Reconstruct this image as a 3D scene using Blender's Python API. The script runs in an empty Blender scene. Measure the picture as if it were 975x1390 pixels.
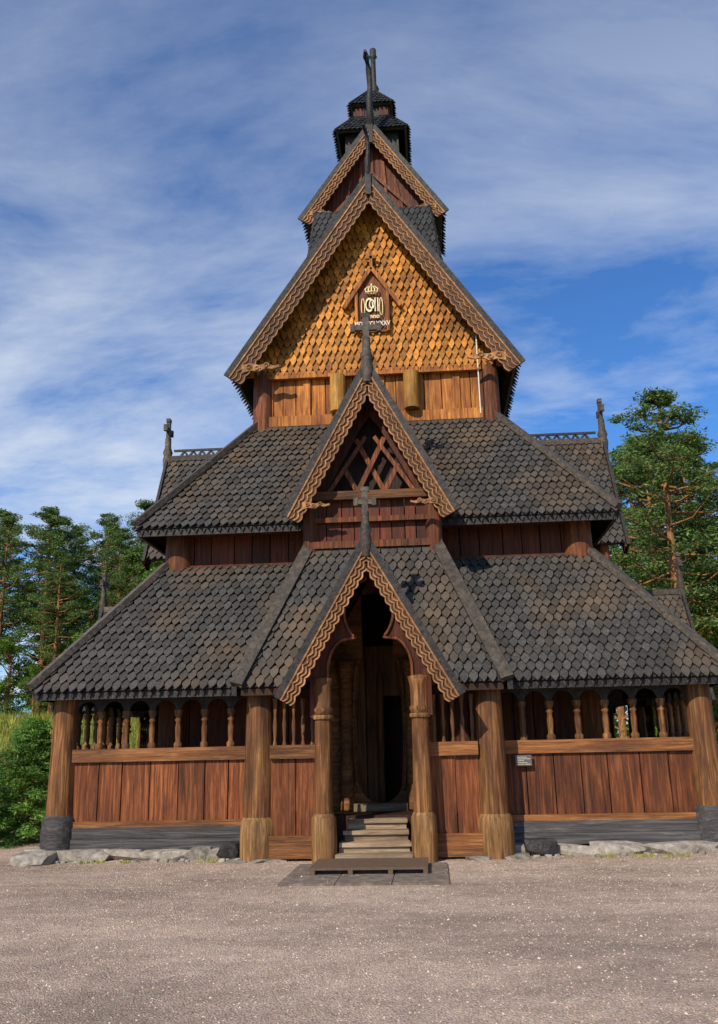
import bpy, bmesh, math, random
from mathutils import Vector, Matrix, noise
random.seed(7)
R=random.random
def rr(a,b): return a+(b-a)*random.random()
scene=bpy.context.scene
# ------------------------------------------------------------------ materials
def newmat(name):
    m=bpy.data.materials.new(name); m.use_nodes=True
    nt=m.node_tree; b=nt.nodes['Principled BSDF']
    return m,nt,b
def ramp(nt,stops):
    r=nt.nodes.new('ShaderNodeValToRGB'); e=r.color_ramp.elements
    while len(e)<len(stops): e.new(.5)
    for i,(p,c) in enumerate(stops):
        e[i].position=p; e[i].color=(c[0],c[1],c[2],1)
    return r
def mapping(nt,scale,rot=(0,0,0)):
    tc=nt.nodes.new('ShaderNodeTexCoord'); mp=nt.nodes.new('ShaderNodeMapping')
    mp.inputs['Scale'].default_value=scale; mp.inputs['Rotation'].default_value=rot
    nt.links.new(tc.outputs['Object'],mp.inputs['Vector']); return mp
def noisen(nt,vec,scale,detail=6,rough=.6,dist=0):
    n=nt.nodes.new('ShaderNodeTexNoise'); n.inputs['Scale'].default_value=scale
    n.inputs['Detail'].default_value=detail; n.inputs['Roughness'].default_value=rough
    n.inputs['Distortion'].default_value=dist
    nt.links.new(vec.outputs[0],n.inputs['Vector']); return n
def mixc(nt,a,b,fac,mode='MIX'):
    m=nt.nodes.new('ShaderNodeMix'); m.data_type='RGBA'; m.blend_type=mode
    for sock,val in ((m.inputs[6],a),(m.inputs[7],b)):
        if isinstance(val,tuple): sock.default_value=(*val,1)
        else: nt.links.new(val,sock)
    if isinstance(fac,float): m.inputs[0].default_value=fac
    else: nt.links.new(fac,m.inputs[0])
    return m.outputs[2]
def maprange(nt,src,a,b,c,d):
    m=nt.nodes.new('ShaderNodeMapRange'); nt.links.new(src,m.inputs[0])
    for i,v in enumerate((a,b,c,d)): m.inputs[i+1].default_value=v
    return m.outputs[0]
def hsv(nt,col,val):
    h=nt.nodes.new('ShaderNodeHueSaturation'); nt.links.new(col,h.inputs['Color']); nt.links.new(val,h.inputs['Value']); return h.outputs[0]
def bump(nt,b,src,strength,dist):
    bp=nt.nodes.new('ShaderNodeBump'); bp.inputs['Strength'].default_value=strength; bp.inputs['Distance'].default_value=dist
    nt.links.new(src,bp.inputs['Height']); nt.links.new(bp.outputs[0],b.inputs['Normal'])
def wood(name,dark,mid,light,axis='z',rough=.6,var=(.6,1.3),weather=(.03,.013,.007),wfac=.75):
    m,nt,b=newmat(name)
    sc={'z':(13,13,.7),'x':(.7,13,13),'i':(7,7,7)}[axis]
    mp=mapping(nt,sc); n=noisen(nt,mp,1.6,9,.7,.7)
    r=ramp(nt,[(.32,dark),(.5,mid),(.70,light)]); nt.links.new(n.outputs[0],r.inputs[0])
    mp2=mapping(nt,(1.6,1.6,.55) if axis!='x' else (.55,1.6,1.6)); n2=noisen(nt,mp2,1.7,6,.65)
    f=maprange(nt,n2.outputs[0],.45,.72,0,wfac)
    c=mixc(nt,r.outputs[0],weather,f)
    g=nt.nodes.new('ShaderNodeNewGeometry')
    v=maprange(nt,g.outputs['Random Per Island'],0,1,*var)
    c=hsv(nt,c,v); nt.links.new(c,b.inputs['Base Color'])
    b.inputs['Roughness'].default_value=rough; b.inputs['Specular IOR Level'].default_value=.3
    bump(nt,b,n.outputs[0],.8,.03)
    return m
M={}
M['plank']=wood('tarred_plank',(.035,.010,.005),(.155,.044,.014),(.36,.125,.04),'z')
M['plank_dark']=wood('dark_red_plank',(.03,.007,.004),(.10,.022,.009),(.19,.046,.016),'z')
M['beam']=wood('tarred_beam',(.07,.025,.009),(.21,.08,.024),(.38,.17,.06),'x')
M['pillar']=wood('pillar_wood',(.04,.015,.006),(.16,.064,.02),(.42,.205,.07),'z',var=(.8,1.15))
M['pillar_base']=wood('pillar_base_wood',(.075,.034,.012),(.25,.125,.042),(.48,.29,.115),'z',var=(.75,1.2))
M['black']=wood('black_tar_wood',(.010,.010,.011),(.026,.024,.025),(.065,.056,.05),'i',rough=.5,wfac=.2)
M['greybeam']=wood('grey_sill_wood',(.022,.022,.024),(.058,.055,.057),(.13,.12,.115),'x',wfac=.3)
M['ridge']=wood('ridge_board_wood',(.030,.026,.023),(.075,.062,.050),(.16,.13,.10),'i',wfac=.3)
M['orange']=wood('sunlit_orange_plank',(.10,.026,.005),(.38,.125,.02),(.70,.32,.06),'z',weather=(.08,.018,.005),wfac=.85)  # upper planks: sunlight painted into a brighter orange wood tone
M['yellowlog']=wood('yellow_log',(.24,.09,.014),(.46,.225,.04),(.62,.36,.09),'z')
M['barge']=wood('barge_board',(.038,.015,.007),(.092,.038,.016),(.18,.082,.036),'i')
M['relief']=wood('barge_relief',(.16,.066,.024),(.34,.16,.06),(.54,.29,.125),'i',var=(.8,1.2),wfac=.45)
M['shade']=wood('shaded_wood',(.014,.006,.003),(.034,.013,.007),(.06,.025,.012),'z')  # darkened wood, shade of recesses and eaves put into the colour
M['inner']=wood('lit_interior_plank',(.06,.022,.01),(.2,.08,.03),(.34,.16,.06),'z')  # lighter wood tone paints some light into the room behind the door
M['step']=wood('step_wood',(.12,.085,.05),(.28,.2,.13),(.48,.37,.25),'x',wfac=.7,weather=(.09,.06,.038))
def shmat(name,stops,brown,bf,var):
    m,nt,b=newmat(name)
    mp=mapping(nt,(1,1,1)); n=noisen(nt,mp,26,7,.72); r=ramp(nt,stops); nt.links.new(n.outputs[0],r.inputs[0])
    n2=noisen(nt,mp,.6,5,.7); f=maprange(nt,n2.outputs[0],.45,.70,0,bf)
    c=mixc(nt,r.outputs[0],brown,f)
    g=nt.nodes.new('ShaderNodeNewGeometry'); v=maprange(nt,g.outputs['Random Per Island'],0,1,*var)
    c=hsv(nt,c,v); nt.links.new(c,b.inputs['Base Color']); b.inputs['Roughness'].default_value=.6
    b.inputs['Specular IOR Level'].default_value=.3
    bump(nt,b,n.outputs[0],.6,.014); return m
M['shingle']=shmat('roof_shingle_wood',[(.3,(.024,.023,.023)),(.55,(.058,.055,.052)),(.75,(.12,.11,.097))],(.12,.078,.044),.8,(.7,1.25))
M['dshingle']=shmat('turret_shingle_wood',[(.3,(.010,.011,.014)),(.55,(.024,.027,.032)),(.75,(.05,.052,.055))],(.04,.03,.025),.4,(.6,1.3))
M['gshingle']=shmat('gable_shingle_wood',[(.3,(.19,.058,.008)),(.5,(.47,.18,.022)),(.75,(.70,.34,.06))],(.13,.034,.006),.95,(.5,1.3))
def plain(name,c,rough=.6,metal=0):
    m,nt,b=newmat(name); mp=mapping(nt,(1,1,1)); n=noisen(nt,mp,30,5,.7)
    r=ramp(nt,[(.3,tuple(x*.6 for x in c)),(.7,tuple(min(1,x*1.2) for x in c))]); nt.links.new(n.outputs[0],r.inputs[0])
    nt.links.new(r.outputs[0],b.inputs['Base Color']); b.inputs['Roughness'].default_value=rough; b.inputs['Metallic'].default_value=metal
    bump(nt,b,n.outputs[0],.3,.01); return m
M['gold']=plain('gilded_letters',(.78,.66,.34),.45,.1); M['white']=plain('white_paint',(.72,.69,.58),.5)
M['sign']=plain('sign_plate',(.12,.10,.095),.4); M['iron']=plain('grate_wood',(.11,.068,.042),.7)
def slabm():
    m,nt,b=newmat('slab_concrete'); mp=mapping(nt,(1,1,1)); n=noisen(nt,mp,7,9,.75); r=ramp(nt,[(.32,(.07,.052,.04)),(.5,(.15,.115,.09)),(.7,(.30,.235,.19))]); nt.links.new(n.outputs[0],r.inputs[0])
    nt.links.new(r.outputs[0],b.inputs['Base Color']); b.inputs['Roughness'].default_value=.92; bump(nt,b,n.outputs[0],.5,.02); return m
M['slab']=slabm()
def stonemat():
    m,nt,b=newmat('foundation_stone'); mp=mapping(nt,(1,1,1)); n=noisen(nt,mp,9,9,.7); r=ramp(nt,[(.3,(.10,.085,.07)),(.52,(.29,.26,.22)),(.72,(.48,.43,.37))])
    nt.links.new(n.outputs[0],r.inputs[0]); g=nt.nodes.new('ShaderNodeNewGeometry'); v=maprange(nt,g.outputs['Random Per Island'],0,1,.7,1.2)
    nt.links.new(hsv(nt,r.outputs[0],v),b.inputs['Base Color']); b.inputs['Roughness'].default_value=.9; bump(nt,b,n.outputs[0],.8,.03); return m
M['stone']=stonemat()
def leafmat(name,a,bc,tr=.3):
    m,nt,b=newmat(name); g=nt.nodes.new('ShaderNodeNewGeometry')
    r=ramp(nt,[(0,a),(.6,tuple((x+y)/2 for x,y in zip(a,bc))),(1,bc)]); nt.links.new(g.outputs['Random Per Island'],r.inputs[0])
    mp=mapping(nt,(1,1,1)); n=noisen(nt,mp,.9,4,.6); v=maprange(nt,n.outputs[0],.35,.65,.6,1.4)
    c=hsv(nt,r.outputs[0],v)
    nt.links.new(c,b.inputs['Base Color']); b.inputs['Roughness'].default_value=.6; b.inputs['Specular IOR Level'].default_value=.25
    t=nt.nodes.new('ShaderNodeBsdfTranslucent'); nt.links.new(c,t.inputs[0]); mx=nt.nodes.new('ShaderNodeMixShader'); mx.inputs[0].default_value=tr
    nt.links.new(b.outputs[0],mx.inputs[1]); nt.links.new(t.outputs[0],mx.inputs[2]); nt.links.new(mx.outputs[0],nt.nodes['Material Output'].inputs[0]); return m
M['needles']=leafmat('pine_needles',(.04,.085,.022),(.20,.29,.075),.35)
M['leaves']=leafmat('birch_leaves',(.05,.12,.012),(.22,.36,.05),.45)
M['sprucen']=leafmat('spruce_needles',(.05,.15,.03),(.28,.48,.09),.45)
M['grassb']=leafmat('grass_blades',(.15,.18,.02),(.46,.46,.09),.45)
def barkm():
    m,nt,b=newmat('pine_bark'); mp=mapping(nt,(6,6,1.5)); n=noisen(nt,mp,2,7,.7); r=ramp(nt,[(.35,(.09,.04,.02)),(.65,(.42,.19,.07))]); nt.links.new(n.outputs[0],r.inputs[0])
    nt.links.new(r.outputs[0],b.inputs['Base Color']); b.inputs['Roughness'].default_value=.9; bump(nt,b,n.outputs[0],.8,.03); return m
M['bark']=barkm()
def gravel():
    m,nt,b=newmat('gravel'); mp=mapping(nt,(1,1,1)); n=noisen(nt,mp,48,9,.85); r=ramp(nt,[(.35,(.15,.10,.07)),(.5,(.50,.375,.29)),(.65,(.85,.70,.57))]); nt.links.new(n.outputs[0],r.inputs[0])
    vo=nt.nodes.new('ShaderNodeTexVoronoi'); vo.inputs['Scale'].default_value=60; nt.links.new(mp.outputs[0],vo.inputs['Vector'])
    c=mixc(nt,r.outputs[0],vo.outputs['Color'],.14,'SOFT_LIGHT')
    mpt=mapping(nt,(.45,1,1),(0,0,.15)); n2=noisen(nt,mpt,.6,6,.65,.4); f=maprange(nt,n2.outputs[0],.34,.60,.66,1.15); c=hsv(nt,c,f)
    n3=noisen(nt,mp,3.5,6,.7); f3=maprange(nt,n3.outputs[0],.35,.65,.84,1.15); c=hsv(nt,c,f3)
    nt.links.new(c,b.inputs['Base Color']); b.inputs['Roughness'].default_value=.97; b.inputs['Specular IOR Level'].default_value=.15
    mx=nt.nodes.new('ShaderNodeMath'); mx.operation='ADD'; nt.links.new(vo.outputs['Distance'],mx.inputs[0]); nt.links.new(n.outputs[0],mx.inputs[1])
    bump(nt,b,mx.outputs[0],.8,.025); return m
M['gravel']=gravel()
def pebm():
    m,nt,b=newmat('pebbles'); g=nt.nodes.new('ShaderNodeNewGeometry'); r=ramp(nt,[(0,(.12,.085,.06)),(.5,(.42,.32,.25)),(1,(.66,.54,.44))]); nt.links.new(g.outputs['Random Per Island'],r.inputs[0])
    nt.links.new(r.outputs[0],b.inputs['Base Color']); b.inputs['Roughness'].default_value=.9; return m
M['pebble']=pebm()
def grassm():
    m,nt,b=newmat('grass_ground'); mp=mapping(nt,(1,1,1)); n=noisen(nt,mp,3,8,.75); r=ramp(nt,[(.3,(.08,.11,.015)),(.6,(.23,.26,.04)),(.75,(.34,.33,.08))]); nt.links.new(n.outputs[0],r.inputs[0])
    nt.links.new(r.outputs[0],b.inputs['Base Color']); b.inputs['Roughness'].default_value=.95; bump(nt,b,n.outputs[0],.8,.1); return m
M['grass']=grassm()
# ------------------------------------------------------------------ mesh builder
class MB:
    def __init__(s): s.v=[];s.f=[];s.sm=[];s.mi=[];s.M=Matrix.Identity(4);s.cm=0
    def add(s,vs,fs,sm=False):
        b=len(s.v); Mx=s.M
        s.v+=[tuple(Mx@Vector(v)) for v in vs]; s.f+=[tuple(i+b for i in f) for f in fs]
        s.sm+=[sm]*len(fs); s.mi+=[s.cm]*len(fs)
    def box(s,x0,x1,y0,y1,z0,z1):
        s.add([(x0,y0,z0),(x1,y0,z0),(x1,y1,z0),(x0,y1,z0),(x0,y0,z1),(x1,y0,z1),(x1,y1,z1),(x0,y1,z1)],
          [(0,3,2,1),(4,5,6,7),(0,1,5,4),(1,2,6,5),(2,3,7,6),(3,0,4,7)])
    def beam(s,p0,p1,w,h,up=(0,0,1)):
        p0=Vector(p0);p1=Vector(p1);d=(p1-p0).normalized();sd=d.cross(Vector(up)).normalized();u=sd.cross(d)
        a=sd*w/2;c=u*h/2
        s.add([p0-a-c,p0+a-c,p0+a+c,p0-a+c,p1-a-c,p1+a-c,p1+a+c,p1-a+c],[(0,3,2,1),(4,5,6,7),(0,1,5,4),(1,2,6,5),(2,3,7,6),(3,0,4,7)])
    def tube(s,pts,rad,n=10,caps=True):
        pts=[Vector(p) for p in pts]; vs=[];fs=[]
        for i,p in enumerate(pts):
            d=(pts[min(i+1,len(pts)-1)]-pts[max(i-1,0)]).normalized()
            a=d.cross(Vector((0,1,0)) if abs(d.y)<.9 else Vector((1,0,0))).normalized(); b=d.cross(a)
            for k in range(n):
                t=2*math.pi*k/n; vs.append(p+(a*math.cos(t)+b*math.sin(t))*rad[i])
        for i in range(len(pts)-1):
            for k in range(n): fs.append((i*n+k,i*n+(k+1)%n,(i+1)*n+(k+1)%n,(i+1)*n+k))
        s.add(vs,fs,True)
        if caps:
            s.add(vs[:n],[tuple(range(n))]); s.add(vs[-n:],[tuple(range(n))])
    def lathe(s,x,y,prof,n=18):
        s.tube([(x,y,z) for r,z in prof],[r for r,z in prof],n)
    def prism(s,pts,off):
        n=len(pts);off=Vector(off);a=[Vector(p) for p in pts]
        s.add(a+[p+off for p in a],[tuple(range(n)),tuple(range(2*n-1,n-1,-1))]+[(i,(i+1)%n,n+(i+1)%n,n+i) for i in range(n)])
    def obj(s,name,mats,parent=None,recalc=True):
        me=bpy.data.meshes.new(name); me.from_pydata(s.v,[],s.f); 
        for m in (mats if isinstance(mats,list) else [mats]): me.materials.append(m)
        me.polygons.foreach_set('use_smooth',s.sm); me.polygons.foreach_set('material_index',s.mi)
        if recalc:
            bm=bmesh.new(); bm.from_mesh(me); bmesh.ops.recalc_face_normals(bm,faces=bm.faces); bm.to_mesh(me); bm.free()
        o=bpy.data.objects.new(name,me); scene.collection.objects.link(o)
        if parent: o.parent=parent
        return o
G={}
curM=[Matrix.Identity(4)]
def g(k):
    if k not in G: G[k]=MB()
    G[k].M=curM[0]; return G[k]
CY=5.58
def setk(k): curM[0]=Matrix.Translation((0,CY,0))@Matrix.Rotation(k*math.pi/2,4,'Z')@Matrix.Translation((0,-CY,0))
# ------------------------------------------------------------------ roof
ROW,SW=.172,.142
def shingles(mb,O,U,V,N,w0,w1,L,row=ROW,sw=SW,th=.020,lift=.04,clip=None):
    W=lambda v:w0+(w1-w0)*min(max(v/L,0),1)
    nr=int(L/row)+1
    for j in range(nr):
        v0=j*row-.06; off=(j%2)*.5; n=int(max(w0,w1)/sw)+2
        sag=rr(-.006,.006)
        for i in range(-n,n+1):
            u=(i+off)*sw+rr(-.006,.006); h=sw*rr(.44,.485)
            if abs(u)-h>W(v0+row*.4): continue
            if clip and abs(u)<clip(v0+row): continue
            vj=v0+rr(-.008,.008)+sag; lf=lift*rr(.75,1.3); tl=rr(-.005,.005)
            ps=[(-h,1.4),(-h,.62),(-h*.62,.30),(0,-.05),(h*.62,.30),(h,.62),(h,1.4)]
            q=[]
            for a,b in ps:
                vv=min(vj+b*row,L); w=W(vv); uu=min(max(u+a,-w),w); q.append((uu,vv,b,a))
            if max(x[0] for x in q)-min(x[0] for x in q)<.02: continue
            if q[0][1]-q[3][1]<.03: continue
            top=[O+U*a+V*b+N*(lf*(1-c/1.4)+.012+th+tl*e/h) for a,b,c,e in q]
            bot=[p-N*th for p in top]
            mb.add(top+bot,[(0,1,2,3,4,5,6)]+[(k,k+7,k+8,k+1) for k in range(6)])
def plane(BL,BR,TL,TR,sh='shingle',under='black',row=ROW,sw=SW,shing=True,clip=None,und=True,**kw):
    BL,BR,TL,TR=map(Vector,(BL,BR,TL,TR)); O=(BL+BR)/2; T=(TL+TR)/2
    U=(BR-BL).normalized(); L=(T-O).length; V=(T-O)/L; N=U.cross(V).normalized()
    if und: g(under).prism([BL,BR,TR,TL] if (TR-TL).length>.01 else [BL,BR,TL],-N*.07)
    if shing: shingles(g(sh),O,U,V,N,(BR-BL).length/2,(TR-TL).length/2,L,row,sw,clip=clip,**kw)
def gable_roof(X,ze,zr,y0,y1,row=ROW,sw=SW,ridge=True,sh='shingle'):
    plane((X,y0,ze),(X,y1,ze),(0,y0,zr),(0,y1,zr),row=row,sw=sw,sh=sh)
    plane((-X,y1,ze),(-X,y0,ze),(0,y1,zr),(0,y0,zr),row=row,sw=sw,sh=sh)
    if ridge: g('ridge').beam((0,y0-.03,zr+.06),(0,y1,zr+.06),.14,.12)
def barge(X,ze,zr,y,width,period=.24,th=.06,foot=.12):
    for s in (-1,1):
        E=Vector((s*X,0,ze)); A=Vector((0,0,zr)); D=(A-E); Ln=D.length; d=D/Ln
        E=E-d*foot; Ln+=foot
        nin=Vector((-s*abs(d.z),0,-abs(d.x)))
        n=int(Ln/.02)
        def P(t,w,yy):
            p=E+d*(Ln*t)+nin*w; x=s*max(0.002,s*p.x); return (x,yy,p.z)
        vs=[];fs=[]
        for i in range(n+1):
            t=i/n; w=width+.035*abs(math.sin(math.pi*t*Ln/period))-.02
            vs+=[P(t,-.02,y),P(t,w,y),P(t,-.02,y-th),P(t,w,y-th)]
        for i in range(n):
            a=4*i;b=a+4
            fs+=[(a,a+1,b+1,b),(a+2,b+2,b+3,a+3),(a+1,a+3,b+3,b+1),(a,b,b+2,a+2)]
        g('barge').add(vs,fs)
        for base,ph,rw,amp,kind in ((.10,0,.035,0,0),(.36,0,.034,.022,1),(.66,0,.034,.022,1),(.96,0,.030,.017,2)):
            vs=[];fs=[];q=y-th-.024
            for i in range(n+1):
                t=i/n; k=t*Ln/period
                if kind==1: o_=amp*(abs(math.sin(math.pi*k))*2-1)
                elif kind==2: o_=amp*(2*abs(math.sin(math.pi*k))-1)
                else: o_=0
                c=width*base+o_
                vs+=[P(t,c-rw/2,y-th+.001),P(t,c+rw/2,y-th+.001),P(t,c-rw/2*.7,q),P(t,c+rw/2*.7,q)]
            for i in range(n):
                a=4*i;b=a+4
                fs+=[(a+2,b+2,b+3,a+3),(a+1,a+3,b+3,b+1),(a,b,b+2,a+2)]
            g('relief').add(vs,fs)
        p0=E-nin*.04; p1=E+d*Ln-nin*.04
        g('black').beam((p0.x,y-th/2-.02,p0.z),(p1.x,y-th/2-.02,p1.z),.12,.06,(0,1,0))
def scroll(x,y,z,s,sz):
    prof=[(-.1,.10),(.15,.13),(.4,.07),(.62,.10),(.85,.03),(1.0,.06),(1.02,0),(.8,-.05),(.6,-.02),(.4,-.10),(.15,-.07),(-.1,-.12)]
    g('relief').prism([(x+s*a*sz*.85,y,z+b*sz) for a,b in prof],(0,-.05,0))
    for a,b,r in ((.1,.02,.055),(.35,-.02,.04),(.62,.045,.035)):
        pts=[(x+s*(a+.09*(1-t/12)*math.cos(t*.8))*sz*.85,y-.06,z+(b+.08*(1-t/12)*math.sin(t*.8))*sz) for t in range(10)]
        g('relief').tube(pts,[.02*sz]*10,5)
def cross(y,z0,sz,mat='black',arm=.27):
    b=g(mat)
    b.lathe(0,y,[(.09*sz,z0-.35*sz),(.13*sz,z0),(.10*sz,z0+.12*sz),(.13*sz,z0+.2*sz),(.085*sz,z0+.34*sz),(.08*sz,z0+.6*sz)],12)
    b.beam((0,y,z0+.5*sz),(0,y,z0+1.1*sz),.13*sz,.09*sz,(0,1,0))
    b.beam((-arm*sz,y,z0+.82*sz),(arm*sz,y,z0+.82*sz),.11*sz,.08*sz,(0,1,0))
    for s in(-1,1): b.beam((s*(arm-.05)*sz,y,z0+.82*sz),(s*(arm+.04)*sz,y,z0+.82*sz),.17*sz,.1*sz,(0,1,0))
    b.beam((0,y,z0+1.05*sz),(0,y,z0+1.14*sz),.18*sz,.1*sz,(0,1,0))
def planks(mb,x0,x1,y,z0,z1,w=.42,th=.05):
    n=max(1,round((x1-x0)/w)); xs=[x0+(x1-x0)*i/n+(rr(-.05,.05)*w*2.2 if 0<i<n else 0) for i in range(n+1)]
    for i in range(n):
        d=rr(0,.02); mb.box(xs[i]+.009,xs[i+1]-.009,y-d,y+th,z0,z1)
GE,GZ,GT,GZ2=5.5,2.56,3.85,4.80
AE,AZ,AT,AZ2=4.3,5.49,2.45,7.97
def yo(h): return CY-h
# ---------- four repeated sides
for k in range(4):
    setk(k)
    y=yo(GE); hole=1.0 if k!=2 else 0
    plane((-GE,y,GZ),(GE,y,GZ),(-GT,yo(GT),GZ2),(GT,yo(GT),GZ2),lift=.04,und=(k==2),clip=(lambda v:1.0) if hole else None)
    if hole:
        for s in(-1,1):
            Nn=Vector((0,-(GZ2-GZ),GE-GT)).normalized()
            g('black').prism([(s*hole,y,GZ),(s*GE,y,GZ),(s*GT,yo(GT),GZ2),(s*hole,yo(GT),GZ2)],-Nn*.07)
    plane((-AE,yo(AE),AZ),(AE,yo(AE),AZ),(-AT,yo(AT),AZ2),(AT,yo(AT),AZ2),lift=.04)
    g('ridge').beam((GE+.03,yo(GE)-.03,GZ+.09),(GT,yo(GT),GZ2+.1),.17,.1,(0,0,1))
    g('ridge').beam((AE+.03,yo(AE)-.03,AZ+.09),(AT,yo(AT),AZ2+.1),.17,.1,(0,0,1))
    for a,b in ((-GE+.05,-1.1),(1.1,GE-.05)) if hole else ((-GE+.05,GE-.05),): g('black').box(a,b,y+.02,y+.07,GZ-.13,GZ-.03)
    g('black').box(-AE+.05,AE-.05,yo(AE)+.02,yo(AE)+.08,AZ-.14,AZ-.03)
    for E_,Z_ in ((AE,AZ),(GE,GZ)):
        nn=int(E_*14)
        for i in range(nn):
            xx=-E_+.1+i*(2*E_-.2)/(nn-1)
            if E_==GE and abs(xx)<1.2: continue
            g('black').prism([(xx-.04,yo(E_)+.01,Z_-.03),(xx+.04,yo(E_)+.01,Z_-.03),(xx,yo(E_)+.01,Z_-.12)],(0,-.02,0))
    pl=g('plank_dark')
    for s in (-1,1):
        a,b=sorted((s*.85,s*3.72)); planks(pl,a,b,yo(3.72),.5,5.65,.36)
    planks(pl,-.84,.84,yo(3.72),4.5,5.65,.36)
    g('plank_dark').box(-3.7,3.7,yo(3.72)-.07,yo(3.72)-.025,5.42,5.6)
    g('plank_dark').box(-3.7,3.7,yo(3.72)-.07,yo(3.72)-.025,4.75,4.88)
    g('pillar_red').lathe(3.66,yo(3.66),[(.27,.5),(.27,4.7),(.255,5.3),(.27,5.9)],24)
    H=2.40
    planks(g('orange'),-2.25,2.25,yo(H)+.02,7.9,9.2,.3)
    g('orangebeam').box(-2.3,2.3,yo(H)-.10,yo(H)-.02,7.98,8.2)
    g('orangebeam').box(-2.3,2.3,yo(H)-.14,yo(H)-.02,9.02,9.16)
    for i in range(18):
        xx=-2.2+i*4.4/17; g('orangebeam').box(xx-.07,xx+.07,yo(H)-.03,yo(H)-.005,8.2,9.02) if i%3==0 else None
    g('pillar_red').lathe(2.34,yo(2.34),[(.22,7.85),(.215,9.2)],24)
    g('pillar').lathe(5.08,yo(5.08),[(.225,.62),(.215,.9),(.2,1.6),(.19,2.55)],24)
    g('pillar_base_dark').lathe(5.08,yo(5.08),[(.27,.12),(.275,.4),(.26,.6),(.23,.66)],24)
    for s in (-1,1):
        g('pillar').lathe(s*1.77,0.02,[(.24,.58),(.235,1.2),(.22,2.0),(.205,2.55)],24)
        g('pillar_base').lathe(s*1.77,.02,[(.285,0),(.29,.3),(.275,.56),(.245,.62)],24)
    for s in (-1,1):
        x0,x1=1.9,4.92
        a,b=sorted((s*x0,s*x1)); yy=yo(5.08)
        planks(g('plank'),a,b,yy-.02,.5,1.48,.42)
        g('beam').box(a,b,yy-.09,yy+.08,1.46,1.66)
        g('beam').box(a,b,yy-.075,yy+.05,.47,.56)
        g('greybeam').box(a,b,yy-.12,yy+.1,.14,.30); g('greybeam').box(a,b,yy-.1,yy+.1,.304,.47)
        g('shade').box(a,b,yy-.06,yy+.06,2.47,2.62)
        nb=7; bw=(b-a)/nb
        for i in range(nb+1):
            cx=a+i*bw
            if 0<i<nb: g('colonnette').lathe(cx,yy,[(.065,1.66),(.07,1.72),(.04,1.76),(.048,1.85),(.052,1.96),(.04,2.06),(.062,2.09),(.042,2.12),(.07,2.2),(.075,2.25)],12)
            if i<nb:
                c=cx+bw/2; ra=bw/2-.045; seg=10; vs=[];fs=[]
                xs=[cx]+[c-ra*math.cos(math.pi*t/seg) for t in range(seg+1)]+[cx+bw]
                zs=[2.24]+[2.24+min(.23,ra)*math.sin(math.pi*t/seg) for t in range(seg+1)]+[2.24]
                for X_,Z_ in zip(xs,zs): vs+=[(X_,yy-.03,Z_),(X_,yy-.03,2.5),(X_,yy+.03,Z_),(X_,yy+.03,2.5)]
                for t in range(len(xs)-1):
                    q=4*t;w=q+4; fs+=[(q,w,w+1,q+1),(q+2,q+3,w+3,w+2),(q,q+2,w+2,w)]
                g('arch').add(vs,fs)
    g('stepstone').box(-5.0,5.0,yo(5.0),yo(3.7),.12,.58)
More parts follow.
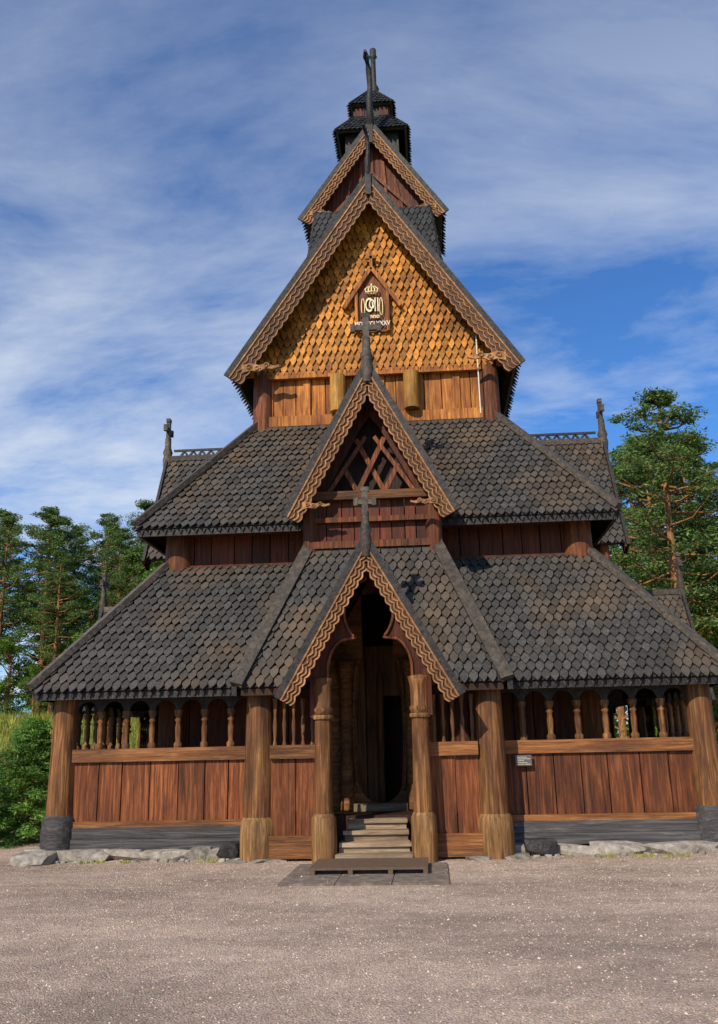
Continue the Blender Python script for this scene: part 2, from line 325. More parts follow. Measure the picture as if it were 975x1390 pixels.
# ---------- portals on front and flanks
for k in (0,1,-1):
    setk(k)
    X,ze,zr,yv=1.39,5.53,8.12,.6
    gable_roof(X,ze,zr,yv,3.1)
    barge(X,ze,zr,yv,.25,.17)
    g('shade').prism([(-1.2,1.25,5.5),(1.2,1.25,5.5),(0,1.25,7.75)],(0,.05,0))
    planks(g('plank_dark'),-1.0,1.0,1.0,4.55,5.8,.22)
    g('beam').box(-1.08,1.08,.84,.98,5.78,5.93); g('plank').box(-1.05,1.05,.88,.975,5.38,5.47)
    g('plank').box(-1.05,1.05,.86,.975,4.92,5.04)
    for s in(-1,1):
        g('pillar_red').lathe(s*1.07,1.0,[(.15,4.6),(.14,5.75)],16)
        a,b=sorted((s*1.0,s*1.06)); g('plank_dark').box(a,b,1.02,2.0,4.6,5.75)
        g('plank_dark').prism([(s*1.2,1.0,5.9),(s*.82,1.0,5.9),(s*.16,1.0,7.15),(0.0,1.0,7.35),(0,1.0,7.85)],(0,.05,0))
        scroll(s*1.12,.55,5.6,-s,.5)
    for x in (-.24,.24):
        for dx in(-.62,.62):
            t=1
            for i in range(20):
                tt=i/20; xx=x+dx*tt; zz=5.93+tt*1.25
                if abs(xx)>(7.45-zz)/1.9: break
                t=tt
            if t>.1: g('lattice').beam((x,.975 if dx>0 else 1.03,5.93),(x+dx*t,.975 if dx>0 else 1.03,5.93+t*1.25),.085,.045,(0,1,0))
    for x in(-.75,.75): g('lattice').beam((x,.95,5.93),(x*.1,.95,6.95),.07,.04,(0,1,0))
    cross(yv-.05,zr+.03,.9,'greypost')
    for i in range(11):
        yy=yv+.25+i*.21; g('black').beam((0,yy,zr+.1),(0,yy+.1,zr+.24),.04,.05); g('black').beam((0,yy+.2,zr+.1),(0,yy+.1,zr+.24),.04,.05)
    g('black').beam((0,yv+.1,zr+.26),(0,3.0,zr+.26),.05,.05)
    Lp=math.hypot(1.4,2.45)
    plane((-2.04,-.4,2.53),(2.04,-.4,2.53),(-1.07,1.0,4.98),(1.07,1.0,4.98),lift=.04,und=False,clip=lambda v:max(0,(4.63-(2.53+2.45*v/Lp))/1.75-.02) if v<Lp*.86 else 0)
    for s in(-1,1):
        pg=[Vector(p) for p in ((s*2.04,-.4,2.53),(s*1.07,1.0,4.98),(0,1.0,4.98),(0,.8,4.63),(s*1.18,-.4,2.53))]
        g('black').prism(pg,Vector((0,.87,-.5))*.06)
        A=[(s*2.04,-.4,2.53),(s*1.07,1.0,4.98),(s*1.3,1.75,4.85),(s*2.16,.05,2.5)]
        g('black').add(A,[(0,1,2,3)])
        g('ridge').beam((s*2.06,-.46,2.56),(s*1.07,1.0,5.06),.2,.1,(0,-.87,.5))
        g('black').beam((s*2.1,-.42,2.47),(s*2.1,.1,2.47),.08,.14)
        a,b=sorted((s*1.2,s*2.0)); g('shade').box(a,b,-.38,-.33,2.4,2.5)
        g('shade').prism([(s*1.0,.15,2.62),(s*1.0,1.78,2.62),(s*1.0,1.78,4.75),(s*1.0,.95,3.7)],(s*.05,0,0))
    gable_roof(1.27,2.41,4.63,-.75,.9)
    barge(1.27,2.41,4.63,-.75,.20,.15)
    cross(-.8,4.68,.74,'greypost',.2)
    zs=[2.05+i*.03 for i in range(81)]
    def gin(z):
        if z<2.75: return .62
        if z<3.2: return .62-.30*(1-math.sqrt(max(0,1-((z-2.75)/.46)**2)))-.02*(z-2.75)
        t=(z-3.62)/.48
        return max(.012,.36*math.sqrt(max(0,1-t*t)))
    for s in(-1,1):
        vs=[];fs=[]
        for z in zs:
            h=max(.014,(4.5-z)/1.75); h=min(h,.92 if z<2.6 else h); i_=min(gin(z),h-.002)
            vs+=[(s*i_,-.5,z),(s*h,-.5,z),(s*i_,-.42,z),(s*h,-.42,z)]
        for i in range(len(zs)-1):
            a=4*i;b=a+4; fs+=[(a,a+1,b+1,b),(a+2,b+2,b+3,a+3),(a,b,b+2,a+2)]
        g('archpanel').add(vs,fs)
        pts=[(s*(gin(z)+.02),-.52,z) for z in zs if gin(z)<(4.4-z)/1.75 and z>2.6]
        g('lattice').tube(pts,[.025]*len(pts),6)
        g('pillar').lathe(s*.73,-.42,[(.145,.68),(.135,1.3),(.125,2.02)],20)
        g('pillar').lathe(s*.73,-.42,[(.125,2.08),(.16,2.16),(.13,2.2),(.14,2.5),(.17,2.62),(.1,2.64)],20)
        g('yellowbase').lathe(s*.73,-.42,[(.15,2.02),(.16,2.05),(.15,2.08)],20)
        g('yellowbase').lathe(s*.73,-.42,[(.185,0),(.19,.3),(.18,.62),(.15,.68)],20)
        a,b=sorted((s*.86,s*1.58)); planks(g('plank'),a,b,-.12,.36,1.48,.36)
        g('beam').box(a,b,-.2,-.06,1.46,1.66); g('beam').box(a,b,-.2,-.02,.04,.36)
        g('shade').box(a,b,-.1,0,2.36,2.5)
        for i in range(5):
            xx=s*(.93+i*.145); g('colonnette').lathe(xx,-.12,[(.035,1.66),(.02,1.74),(.035,1.95),(.02,2.1),(.045,2.36)],8)
        g('carved').lathe(s*.56,1.62,[(.12,.6),(.11,1.0),(.1,2.75),(.15,2.9),(.17,3.05)],16)
    zz=[.58+i*.05 for i in range(81)]
    def gd(z):
        if z<1.05: return .36*math.sqrt(max(0,1-((1.05-z)/.36)**2)) if z>.69 else .0
        if z<2.75: return .36+.04*math.sin((z-1.05)/1.7*math.pi)
        if z<3.1: return max(.27,.36*math.sqrt(max(0,1-((z-2.75)/.55)**2)))
        if z<4.25: return .27
        return 0
    for s in(-1,1):
        vs=[];fs=[]
        for z in zz: 
            i_=max(.001,gd(z)); vs+=[(s*i_,1.74,z),(s*.98,1.74,z),(s*i_,1.82,z),(s*.98,1.82,z)]
        for i in range(len(zz)-1):
            a=4*i;b=a+4; fs+=[(a,a+1,b+1,b),(a+2,b+2,b+3,a+3),(a,b,b+2,a+2)]
        g('carved').add(vs,fs)
        pts=[(s*(gd(z)+.05),1.72,z) for z in [.9+i*.1 for i in range(23)]]
        g('carved').tube(pts,[.035]*len(pts),6)
        for i in range(13):
            zc=.95+i*.26; 
            pts=[(s*(.64)+ .13*(1-t/14)*math.cos(t*.75+i)*1.0,1.73,zc+.13*(1-t/14)*math.sin(t*.75+i)) for t in range(12)]
            g('carved').tube(pts,[.018]*12,5)
    for i,(ya,h) in enumerate(((-.62,.13),(-.3,.26),(.02,.4),(.34,.54))):
        g('step').box(-.54+i*.03+rr(-.02,.02),.54-i*.03,ya,ya+.34 if i<3 else .9,0.0,h)
        g('step').box(-.55+i*.03,.55-i*.03+rr(-.02,.02),ya-.04,ya+.02,h-.055,h+.004)
    g('step').box(-.45,.45,1.5,1.75,.58,.70)
    # inner room seen through the doorway
    planks(g('inner'),-1.4,.02,2.6,.6,3.4,.28); planks(g('inner'),.5,1.4,2.6,.6,3.4,.28)
    g('inner').lathe(-.02,2.5,[(.07,.6),(.06,2.9)],12); g('inner').box(.0,.52,2.58,2.66,2.5,3.4)
setk(0)
# ---------- main gable roof
gable_roof(2.92,9.05,13.43,2.72,8.44,row=.2,sw=.17)
barge(2.92,9.05,13.43,2.72,.33,.2)
for kk in (0,2):
    setk(kk)
    shingles(g('gshingle'),Vector((0,3.12,9.16)),Vector((1,0,0)),Vector((0,0,1)),Vector((0,-1,0)),2.68,0,4.1,.2,.135,.028,.06)
    g('orange').prism([(-2.75,3.13,9.12),(2.75,3.13,9.12),(0,3.13,13.3)],(0,.05,0))
    for s in(-1,1):
        g('yellowlog').lathe(s*.76,3.02,[(.16,8.22),(.165,8.6),(.16,9.02)],16)
        scroll(s*2.62,2.68,9.12,-s,.82)
setk(2); barge(2.92,9.05,13.43,2.72,.33,.2); setk(0)
g('white').tube([(2.13,2.88,8.0),(2.13,2.88,9.7)],[.014,.014],8)
b=g('orangebeam')
for s in(-1,1):
    b.beam((s*.6,2.96,10.5),(0,2.96,11.42),.08,.12,(0,1,0)); b.beam((s*.33,2.97,9.95),(s*.33,2.97,10.9),.06,.09,(0,1,0))
b.beam((0,2.94,11.35),(0,2.94,11.8),.06,.07,(0,1,0)); b.beam((-.12,2.94,11.66),(.12,2.94,11.66),.06,.07,(0,1,0))
g('plank').prism([(-.31,2.99,9.95),(.31,2.99,9.95),(.31,2.99,10.9),(0,2.99,11.3),(-.31,2.99,10.9)],(0,.04,0))
pts=[(.12*math.cos(t*math.pi/8),2.9+.05*math.sin(t*math.pi/8),10.82) for t in range(17)]; g('gold').tube(pts,[.016]*17,6,False)
for i in range(5):
    x=-.11+i*.055; g('gold').tube([(x,2.9,10.82),(x*1.25,2.9,10.9),(x*.5,2.9,10.97)],[.012,.016,.01],6)
g('gold').lathe(0,2.9,[(.01,10.95),(.026,10.99),(.01,11.03)],8)
for s in(-1,1):
    pts=[(s*(.19+.035*math.cos(t*.6)),2.93,10.5+.26*math.sin(t*.6)*.8) for t in range(12)]
    g('gold').tube(pts,[.010]*12,5)
# ---------- turret
def cap(h0,z0,h1,z1,row=.16,sw=.13):
    for k in range(4):
        setk(k); plane((-h0,yo(h0),z0),(h0,yo(h0),z0),(-h1,yo(h1),z1),(h1,yo(h1),z1),row=row,sw=sw,lift=.03,sh='dshingle')
        g('black').beam((h0,yo(h0),z0+.04),(h1,yo(h1),z1+.04),.07,.06)
    setk(0)
cap(1.5,12.2,1.32,13.65)
gable_roof(1.63,13.7,16.1,4.5,6.66,row=.17,sw=.14,sh='dshingle')
barge(1.63,13.7,16.1,4.5,.24,.18)
g('plank_dark').prism([(-1.4,4.72,13.75),(1.4,4.72,13.75),(0,4.72,15.9)],(0,.06,0))
g('plank').box(-1.35,1.35,4.62,4.72,13.72,13.86)
for x in (-.7,-.35,0,.35,.7):
    g('lattice').beam((x,4.69,13.9),(x*.75,4.69,15.75-abs(x)*1.45),.06,.05,(0,1,0))
for s in(-1,1): g('lattice').beam((s*.9,4.67,13.9),(0,4.67,14.9),.07,.05,(0,1,0)); scroll(s*1.45,4.45,13.76,-s,.5)
for s in (-1,1): g('black').box(min(s*1.25,s*1.6),max(s*1.25,s*1.6),4.6,6.5,13.6,13.68)
H=.66
g('black').box(-H,H,CY-H,CY+H,14.5,16.25); cap(.88,16.2,.45,16.85,.13,.11)
g('black').box(-.44,.44,CY-.44,CY+.44,16.8,17.32); cap(.54,17.2,.05,17.95,.13,.1)
for k in range(4):
    setk(k)
    for s in (-.3,.3): g('plank_dark').box(s-.12,s+.12,yo(.46),yo(.44),16.9,17.15)
setk(0)
g('black').lathe(0.06,CY,[(.07,17.8),(.14,18.05),(.07,18.2),(.065,19.0),(.11,19.05),(.085,19.1),(.085,19.28),(.02,19.32)],10)
def dragon(y,z,sc):
    pts=[(0,y+.25,z-.25),(0,y-.05,z+.1*sc),(0,y-.28*sc,z+.6*sc),(.02,y-.22*sc,z+1.1*sc),(.0,y-.3*sc,z+1.6*sc),(-.04,y-.5*sc,z+1.82*sc),(-.05,y-.8*sc,z+1.78*sc)]
    g('black').tube(pts,[.12,.11*sc,.085*sc,.07*sc,.08*sc,.09*sc,.04*sc],8)
    g('black').tube([(0,y-.5*sc,z+1.72*sc),(0,y-.78*sc,z+1.62*sc)],[.05*sc,.02*sc],6)
    g('black').tube([(0,y-.3*sc,z+1.7*sc),(0,y-.15*sc,z+1.95*sc)],[.05*sc,.015*sc],6)
    for t in range(5): g('black').tube([(0,y-.2*sc,z+(.4+t*.25)*sc),(0,y-.05*sc,z+(.5+t*.25)*sc)],[.03*sc,.008],5)
dragon(2.7,13.42,.6); dragon(4.48,16.1,.9)
g('black').beam((0,2.62,13.0),(0,2.62,13.9),.12,.06,(0,1,0)); g('black').beam((.0,4.42,15.6),(0,4.42,16.5),.1,.06,(0,1,0))
gable_roof(1.9,6.3,9.2,8.3,14.6); 
for x in(-1.5,1.5): g('plank_dark').box(x-.04,x+.04,8,14.2,.3,6.6)
g('plank_dark').box(-1.5,1.5,14.1,14.2,.3,6.6); g('plank_dark').prism([(-1.6,14.15,6.5),(1.6,14.15,6.5),(0,14.15,9)],(0,.05,0))
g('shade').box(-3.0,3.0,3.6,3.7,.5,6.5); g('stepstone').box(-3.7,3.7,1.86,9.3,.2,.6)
# ------------------------------------------------------------------ stones
def stone(mb,c,sx,sy,sz):
    bm=bmesh.new()
    for i in range(30):
        v=Vector((rr(-1,1),rr(-1,1),rr(-1,1))); m=max(abs(v.x),abs(v.y),abs(v.z)); v=v/m*rr(.88,1)
        bm.verts.new((c[0]+v.x*sx/2,c[1]+v.y*sy/2,c[2]+v.z*sz/2))
    r=bmesh.ops.convex_hull(bm,input=bm.verts)
    bmesh.ops.delete(bm,geom=[x for x in r['geom_interior'] if isinstance(x,bmesh.types.BMVert)],context='VERTS')
    bm.verts.index_update(); bm.verts.ensure_lookup_table()
    mb.add([v.co.copy() for v in bm.verts],[tuple(v.index for v in f.verts) for f in bm.faces]); bm.free()
for k in range(4):
    setk(k)
    x=-5.5
    while x<5.4:
        w=rr(.35,1.0)
        if abs(x+w/2)>1.9: stone(g('stone'),(x+w/2,yo(5.12)-rr(0.02,.1),.06),w*1.12,rr(.5,.66),rr(.2,.25))
        x+=w*.93
    if k==0:
        for s in(-1,1):
            for i in range(3): stone(g('stone'),(s*(1.5+i*.28),-.02+rr(-.1,.1),.0),rr(.35,.5),.7,rr(.07,.12))
        for i in range(40): 
            xx=rr(2,5.4)*random.choice((-1,1)); z_=rr(.03,.09); stone(g('stone'),(xx,rr(-.15,.15),.01),z_*1.5,z_*1.5,z_)
setk(0)
for p in ((-2.28,.22,.14,.42,.3,.26),(2.45,.18,.12,.5,.3,.26)): stone(g('darkstone'),p[:3],*p[3:])
# ------------------------------------------------------------------ emit church
church=bpy.data.objects.new('stave_church',None); scene.collection.objects.link(church)
mm={'shingle':('roof_shingles','shingle'),'dshingle':('turret_shingles','dshingle'),'gshingle':('gable_shingles','gshingle'),'black':('roof_boards_and_trim','black'),
'ridge':('hip_and_ridge_boards','ridge'),'barge':('barge_boards','barge'),'relief':('carved_relief','relief'),'plank_dark':('nave_wall_planks','plank_dark'),
'pillar_red':('corner_staves','plank'),'orange':('clerestory_planks','orange'),'orangebeam':('clerestory_beams','orange'),'pillar':('gallery_pillars','pillar'),
'pillar_base_dark':('corner_pillar_bases','greybeam'),'pillar_base':('pillar_bases','pillar_base'),'plank':('gallery_planks','plank'),'beam':('gallery_rails','beam'),
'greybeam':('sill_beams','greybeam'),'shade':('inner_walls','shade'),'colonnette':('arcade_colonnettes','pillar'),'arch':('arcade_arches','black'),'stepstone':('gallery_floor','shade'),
'lattice':('gable_lattice','plank'),'greypost':('ridge_crosses','ridge'),'archpanel':('keyhole_arch','plank_dark'),'yellowbase':('porch_post_bases','pillar_base'),'carved':('carved_portal','beam'),'inner':('nave_interior','inner'),
'step':('entrance_steps','step'),'yellowlog':('gable_logs','yellowlog'),'white':('lightning_rod','white'),'gold':('gilded_crown','gold'),'stone':('foundation_stones','stone'),'darkstone':('dark_foundation_stones','black')}
for k,b in G.items():
    nm,mt=mm[k]; b.obj(nm,M[mt],church)
def text(s,size,loc,name,mat,sx=1,off=.002):
    cu=bpy.data.curves.new(name,'FONT'); cu.body=s; cu.size=size; cu.extrude=.012; cu.offset=off; cu.align_x='CENTER'
    o=bpy.data.objects.new(name,cu); scene.collection.objects.link(o); o.location=loc; o.rotation_euler=(math.pi/2,0,0); o.scale=(sx,1,1); cu.materials.append(mat); o.parent=church
text('OII',.46,(0,2.95,10.4),'royal_monogram',M['gold'],.5)
text('O',.30,(0,2.93,10.46),'royal_monogram_inner',M['white'],.55)
text('Anno',.14,(0,2.93,10.24),'anno_inscription',M['gold'],1)
text('MDCCCLXXXV',.15,(0,2.93,10.06),'year_inscription',M['white'],.72)
# ------------------------------------------------------------------ sign, slab, grate
s=MB(); s.box(2.17,2.42,.36,.39,1.28,1.44); so=s.obj('information_sign',M['sign'])
s=MB(); 
for i in range(5): s.box(2.19,2.40-.05*(i%3),.352,.359,1.30+i*.026,1.306+i*.026)
s.obj('sign_lettering',M['white'],so)
s=MB(); 
for a,b in((-1.04,-.345),(-.335,.345),(.355,1.04)): s.box(a,b,-2.75,-.75,-.05,.03)
s.obj('stone_slab',M['slab'])
s=MB()
for i in range(12): s.box(-.76+rr(-.01,.01),.78+rr(-.01,.01),-1.95+i*.09,-1.95+i*.09+.055,.085,.115)
for xx in(-.74,-.25,.27,.72): s.box(xx,xx+.06,-1.96,-.9,.03,.085)
s.obj('foot_grate',M['iron'])
# ------------------------------------------------------------------ ground
def sstep(a,b,x):
    t=min(max((x-a)/(b-a),0),1); return t*t*(3-2*t)
def HH(x,y):
    r=math.hypot(x,y-CY); return 3.0*sstep(9,24,r)*sstep(-5,-14,x)*sstep(-2,9,y)+1.2*sstep(16,40,r)*sstep(5,20,x)*sstep(5,20,y)
cs=[-700,-400,-220,-130,-90,-70]+[-60+i*1.5 for i in range(81)]+[70,90,130,220,400,700]
n=len(cs); s=MB(); s.add([(x,y,HH(x,y)+(.12*noise.noise(Vector((x*.2,y*.2,0))) if math.hypot(x,y)>22 else 0)) for y in cs for x in cs],
  [(j*n+i,j*n+i+1,(j+1)*n+i+1,(j+1)*n+i) for j in range(n-1) for i in range(n-1)],True)
s.obj('ground',M['grass'],recalc=False)
s=MB(); vs=[(0,-4,.006)]; N=120
for i in range(N):
    t=2*math.pi*i/N; r=17+1.2*noise.noise(Vector((math.cos(t)*3,math.sin(t)*3,0))); vs.append((r*math.cos(t),-4+r*math.sin(t)*.95,.006))
s.add(vs,[(0,i+1,(i+1)%N+1) for i in range(N)]); s.obj('gravel_yard',M['gravel'],recalc=False)
s=MB()
for i in range(32000):
    x=rr(-7,8);y=rr(-9.4,.2); onslab=abs(x)<1.05 and -2.76<y<-.7
    if onslab and R()<.93: continue
    a=rr(.004,.011)*(1.8 if R()<.03 else 1); an=rr(0,3.1); c,d=math.cos(an)*a,math.sin(an)*a; e=rr(.5,1); zb=.031 if onslab else .006
    s.add([(x+c,y+d,zb),(x-d*e,y+c*e,zb),(x-c,y-d,zb),(x+d*e,y-c*e,zb),(x,y,zb+a*.7)],[(0,1,4),(1,2,4),(2,3,4),(3,0,4)])
s.obj('pebbles',M['pebble'],recalc=False)
s=MB()
for i in range(34000):
    x=rr(-27,-5.6);y=rr(3,36)
    if math.hypot(x,y+4)<16.3: continue
    z=HH(x,y); h=rr(.12,.4); a=rr(0,6.28); w=.025; dx,dy=math.cos(a)*w,math.sin(a)*w; l=rr(-.12,.12)
    s.add([(x-dx,y-dy,z-.02),(x+dx,y+dy,z-.02),(x+l,y+rr(-.1,.1),z+h)],[(0,1,2)])
for i in range(900):
    x=rr(1.9,5.5)*random.choice((-1,1)); y=rr(-.02,.22)+(.06 if R()<.5 else 0); h=rr(.03,.1)
    if noise.noise(Vector((x*2.2,3,0)))<.05: continue
    s.add([(x-.006,y-.25,0),(x+.006,y-.25,0),(x+rr(-.04,.04),y-.25+rr(-.03,.03),h)],[(0,1,2)])
s.obj('grass',M['grassb'],recalc=False)
# ------------------------------------------------------------------ trees
def leaves(mb,c,rad,n,size,asp=.4,flat=False):
    c=Vector(c)
    for i in range(n):
        v=Vector((random.gauss(0,1),random.gauss(0,1),random.gauss(0,1))).normalized()*(R()**.45)
        p=c+Vector((v.x*rad[0],v.y*rad[1],v.z*rad[2]))
        a=Vector((random.gauss(0,1),random.gauss(0,1),random.gauss(0,.6))).normalized(); b=a.cross(Vector((rr(-1,1),rr(-1,1),rr(-1,1)))).normalized()
        z=size*rr(.6,1.3); a*=z/2; b*=z*asp/2
        mb.v+=[tuple(p-a),tuple(p+b),tuple(p+a),tuple(p-b)]; k=len(mb.v); mb.f.append((k-4,k-3,k-2,k-1)); mb.sm.append(False); mb.mi.append(1)
def pine(h,crown=.45,spread=1.0,dens=1.0):
    mb=MB(); pts=[];rad=[]; bx,by=rr(-.5,.5),rr(-.5,.5)
    for i in range(13):
        t=i/12; pts.append((bx*math.sin(t*3)*.6,by*math.sin(t*2.5)*.6,h*t*.98)); rad.append(.24*(1-t)**.8*h/15+.015)
    mb.tube(pts,rad,9)
    nb=56
    for i in range(nb):
        t=crown+(1-crown)*(i/nb)**.9+rr(-.015,.015); t=min(t,.98); z=h*t; q=(t-crown)/(1-crown)
        L=spread*h*.21*(math.sin(math.pi*min(1,(q*.75+.25)))**.7)*rr(.4,1.2)*(1 if q<.7 else (1.2-q)*2.0)
        an=i*2.4+rr(-.5,.5); k=int(t*12); bp=Vector(pts[k]).lerp(Vector(pts[min(k+1,12)]),t*12-k); bp.z=z
        e=bp+Vector((math.cos(an)*L,math.sin(an)*L,L*rr(-.1,.35)+.2)); m=(bp+e)/2+Vector((0,0,-.12*L))
        mb.tube([bp,m,e],[.06*h/15,.04*h/15,.012],5)
        for f,sz in ((1.0,.9),(.72,.85),(.45,.65)):
            p=bp.lerp(e,f)+Vector((rr(-.4,.4),rr(-.4,.4),rr(0,.3)))
            r_=sz*rr(.5,1.15)*h/15*(.62+.38*(1-q))
            leaves(mb,p,(r_,r_,r_*.45),int(125*dens),.18,.34)
    for i in range(5):
        an=rr(0,6.28);z=h*rr(.2,crown); mb.tube([(pts[4][0],pts[4][1],z),(math.cos(an)*.9,math.sin(an)*.9,z+rr(-.2,.3))],[.03,.008],4)
    return mb.obj('pine_tree',[M['bark'],M['needles']],recalc=False)
def birch(h):
    mb=MB(); mb.tube([(0,0,0),(.1,0,h*.35),(-.1,.1,h*.7),(0,0,h*.92)],[.22,.16,.09,.02],8)
    for i in range(52):
        t=rr(.15,.98); an=rr(0,6.28); L=h*.32*math.sin(math.pi*(t*.8+.14))**.8*rr(.3,1.05); b=Vector((0,0,h*t*.8)); e=Vector((math.cos(an)*L,math.sin(an)*L,h*t+rr(-.3,.3)))
        mb.tube([b,(b+e)/2+Vector((0,0,.2)),e],[.05,.03,.01],4); r_=rr(.5,1.1)*h/10
        leaves(mb,e,(r_,r_,r_*.7),190,.17,.6)
    return mb.obj('birch_tree',[M['bark'],M['leaves']],recalc=False)
def spruce(h,w,name,dens=1):
    mb=MB(); mb.tube([(0,0,0),(0,0,h)],[.07*h/2.5,.01],7); n=int(46*dens)
    for i in range(n):
        t=.04+.94*i/n; L=w*(1-t)**.8*rr(.6,1.2); an=i*2.4; e=Vector((math.cos(an)*L,math.sin(an)*L,h*t-.15*L)); b=Vector((0,0,h*t))
        mb.tube([b,e],[.015,.004],4)
        for f in (.35,.6,.85,1.0):
            leaves(mb,b.lerp(e,f),(.14*w+.04,.14*w+.04,.06*w+.02),int(55*dens),.085*max(1,h/4),.28)
    return mb.obj(name,[M['bark'],M['sprucen']],recalc=False)
P=[pine(16,.36),pine(14,.42,.95),pine(17,.32,1.1)]
B=[birch(10),birch(9)]
used=set()
def put(src,x,y,sc,rot=None):
    if src.name not in used: o=src; used.add(src.name)
    else: o=bpy.data.objects.new(src.name.split('.')[0],src.data); scene.collection.objects.link(o)
    o.location=(x,y,HH(x,y)-.1); o.scale=(sc*rr(.95,1.1),)*2+(sc,); o.rotation_euler=(0,0,R()*6.28 if rot is None else rot)
put(P[0],9.6,17.5,.86); put(P[2],14.4,31.3,.92); put(P[1],12.9,18.5,.88); put(P[1],12.2,34,1.15); put(P[0],17,27,.95); put(P[2],9.3,33,.85); put(P[2],12.3,25,.85); put(P[1],10.6,24,1.0)
put(B[0],12.6,26.5,1.05); put(B[1],11.4,20.5,.9); put(B[0],15.5,23,1.1); put(B[1],9,27,1.0); put(P[1],16,20,.9); put(B[0],13.4,17.5,.7); put(B[1],14.3,19,.85)
put(P[1],-19.8,34,.84); put(P[0],-18.5,32.5,.56); put(P[2],-22.2,34,.68); put(P[0],-24.5,38,.80); put(P[2],-18.2,39,.74); put(P[1],-15.5,35,.68); put(P[2],-16.9,37,.66); put(P[0],-21,38,.76)
put(P[0],-13.9,37,.66); put(P[1],-23.6,35.5,.74); put(P[2],-20.6,40,.72); put(P[1],-12.2,36,.7); put(P[0],-16.2,41,.75)
put(B[0],-14.2,36,.95); put(B[1],-13.2,33,.9); put(B[0],-18.0,36,.72); put(B[1],-21,33,.55); put(B[0],-11.5,34,1.05); put(B[1],-16.2,33,.6); put(B[0],-24,34,.7); put(B[1],-22,40,1.05); put(B[0],-20,37,.85); put(B[1],-26,36,.9)
for x,y,sc in ((-15.2,32,.3),(-17,32.5,.28),(-19.3,32.3,.3),(-21.5,32.2,.27),(-13.6,31,.33),(-23,32.4,.3)): put(random.choice(B),x,y,sc)
for i in range(14): put(random.choice(P+B),rr(-28,30),rr(44,58),rr(.75,.95))
sp=spruce(2.3,1.25,'spruce_shrub',1.6); sp.location=(-6.85,3.4,0)
for x,y,sc in ((-7.6,2.2,.75),(-8.3,4.2,.9),(-6.7,5.6,.75),(-9.5,3,.9)):
    o=bpy.data.objects.new('spruce_shrub',sp.data); scene.collection.objects.link(o); o.location=(x,y,HH(x,y)); o.scale=(sc,sc,sc); o.rotation_euler=(0,0,R()*6)
s=MB()
for i in range(95):
    an=math.radians(rr(-20,200)); r=rr(70,100); x,y=r*math.cos(an),r*math.sin(an); h=rr(8,13); s.tube([(x,y,0),(x,y,h)],[.3,.05],5)
    for j in range(9): leaves(s,(x+rr(-2,2),y+rr(-2,2),HH(x,y)+h*rr(.15,.95)),(2.3,2.3,1.6),75,.7,.6)
s.obj('distant_forest',[M['bark'],M['needles']],recalc=False)
s=MB()
p0=Vector((-17,9.5));p1=Vector((-9.4,12.5))
for i in range(38):
    p=p0.lerp(p1,i/38); z=HH(p.x,p.y); s.box(p.x,p.x+.19,p.y-.02,p.y+.02,z-.2,1.62+rr(-.02,.02))
s.beam((p0.x,p0.y-.05,1.64),(p1.x,p1.y-.05,1.64),.2,.08); s.obj('wooden_fence',M['plank_dark'])
# ------------------------------------------------------------------ light
az=math.radians(180+28); el=math.radians(37)
sd=Vector((math.sin(az)*math.cos(el),math.cos(az)*math.cos(el),math.sin(el)))
L=bpy.data.lights.new('sun','SUN'); L.energy=5.0; L.angle=math.radians(.5); L.color=(1,.88,.70)
lo=bpy.data.objects.new('sun',L); scene.collection.objects.link(lo); lo.rotation_euler=sd.to_track_quat('Z','Y').to_euler(); lo.location=(-20,-20,30)
w=bpy.data.worlds.new('World'); scene.world=w; w.use_nodes=True; nt=w.node_tree; bg=nt.nodes['Background']
sk=nt.nodes.new('ShaderNodeTexSky'); sk.sky_type='NISHITA'; sk.sun_disc=False; sk.sun_elevation=el; sk.sun_rotation=az; sk.air_density=1.0; sk.dust_density=.4; sk.ozone_density=2.5
tc=nt.nodes.new('ShaderNodeTexCoord'); sx=nt.nodes.new('ShaderNodeSeparateXYZ'); nt.links.new(tc.outputs['Generated'],sx.inputs[0])
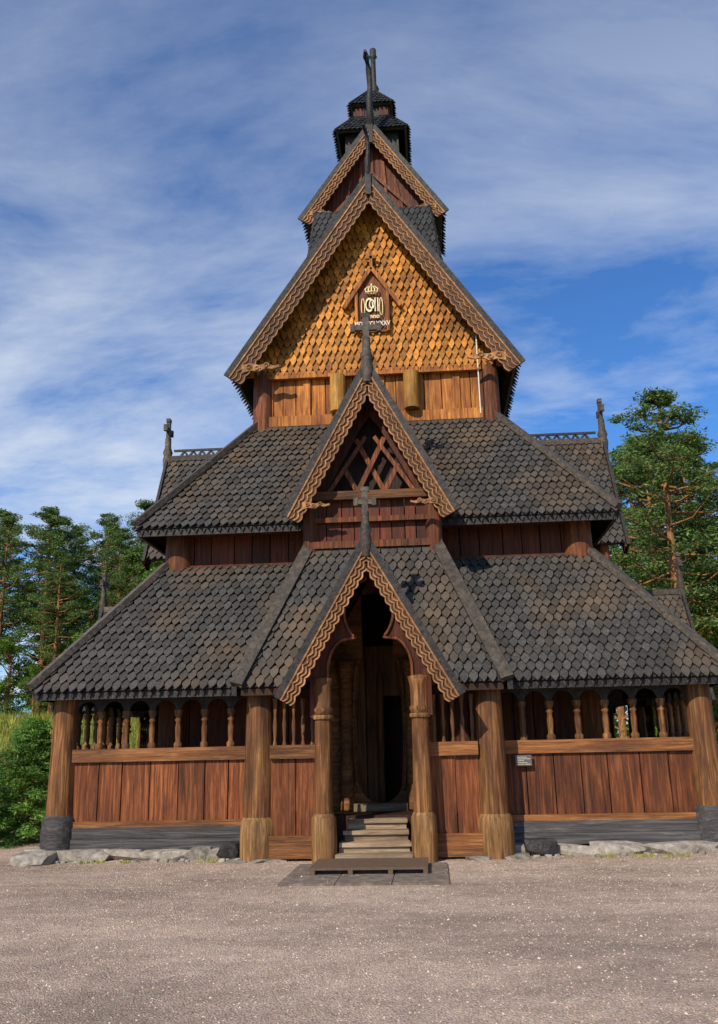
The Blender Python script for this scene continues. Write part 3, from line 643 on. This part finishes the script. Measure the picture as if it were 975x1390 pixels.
def math_(op,a,b):
    m=nt.nodes.new('ShaderNodeMath'); m.operation=op
    for i,v in enumerate((a,b)):
        if isinstance(v,(int,float)): m.inputs[i].default_value=v
        else: nt.links.new(v,m.inputs[i])
    return m.outputs[0]
den=math_('ADD',math_('MAXIMUM',sx.outputs[2],0.0),.22)
cx=nt.nodes.new('ShaderNodeCombineXYZ'); nt.links.new(math_('DIVIDE',sx.outputs[0],den),cx.inputs[0]); nt.links.new(math_('DIVIDE',sx.outputs[1],den),cx.inputs[1])
mp=nt.nodes.new('ShaderNodeMapping'); mp.inputs['Rotation'].default_value=(0,0,math.radians(-24)); mp.inputs['Scale'].default_value=(.8,1.5,1); mp.inputs['Location'].default_value=(5.3,2.2,0)
nt.links.new(cx.outputs[0],mp.inputs[0])
n1=noisen(nt,mp,1.7,11,.62,.25); n2=noisen(nt,mp,.8,3,.5,.1)
f=maprange(nt,math_('ADD',math_('MULTIPLY',n1.outputs[0],.6),math_('MULTIPLY',n2.outputs[0],.4)),.43,.60,0,.8)
hz=maprange(nt,sx.outputs[2],.18,.72,1.25,.25); f=math_('MINIMUM',math_('MULTIPLY',f,hz),.95)
skc=mixc(nt,sk.outputs[0],(.50,.90,1.38),1.0,'MULTIPLY')
c=mixc(nt,skc,(6.8,7.4,8.2),f)
nt.links.new(c,bg.inputs['Color']); bg.inputs['Strength'].default_value=.11
# ------------------------------------------------------------------ camera
cam=bpy.data.cameras.new('camera'); co=bpy.data.objects.new('camera',cam); scene.collection.objects.link(co); scene.camera=co
th,ya,ro=math.radians(16.15),math.radians(4.1),math.radians(1.2)
f_=Vector((-math.sin(ya)*math.cos(th),math.cos(ya)*math.cos(th),math.sin(th))); r0=Vector((math.cos(ya),math.sin(ya),0)); u0=r0.cross(f_)
rt=r0*math.cos(ro)-u0*math.sin(ro); up=u0*math.cos(ro)+r0*math.sin(ro)
mx=Matrix((rt,up,-f_)).transposed().to_4x4(); mx.translation=(.92,-14.8,1.6); co.matrix_world=mx
cam.lens=32.63; cam.sensor_width=36; cam.shift_y=-.0324; cam.clip_end=3000
scene.view_settings.view_transform='Standard'; scene.view_settings.look='None'; scene.view_settings.exposure=0
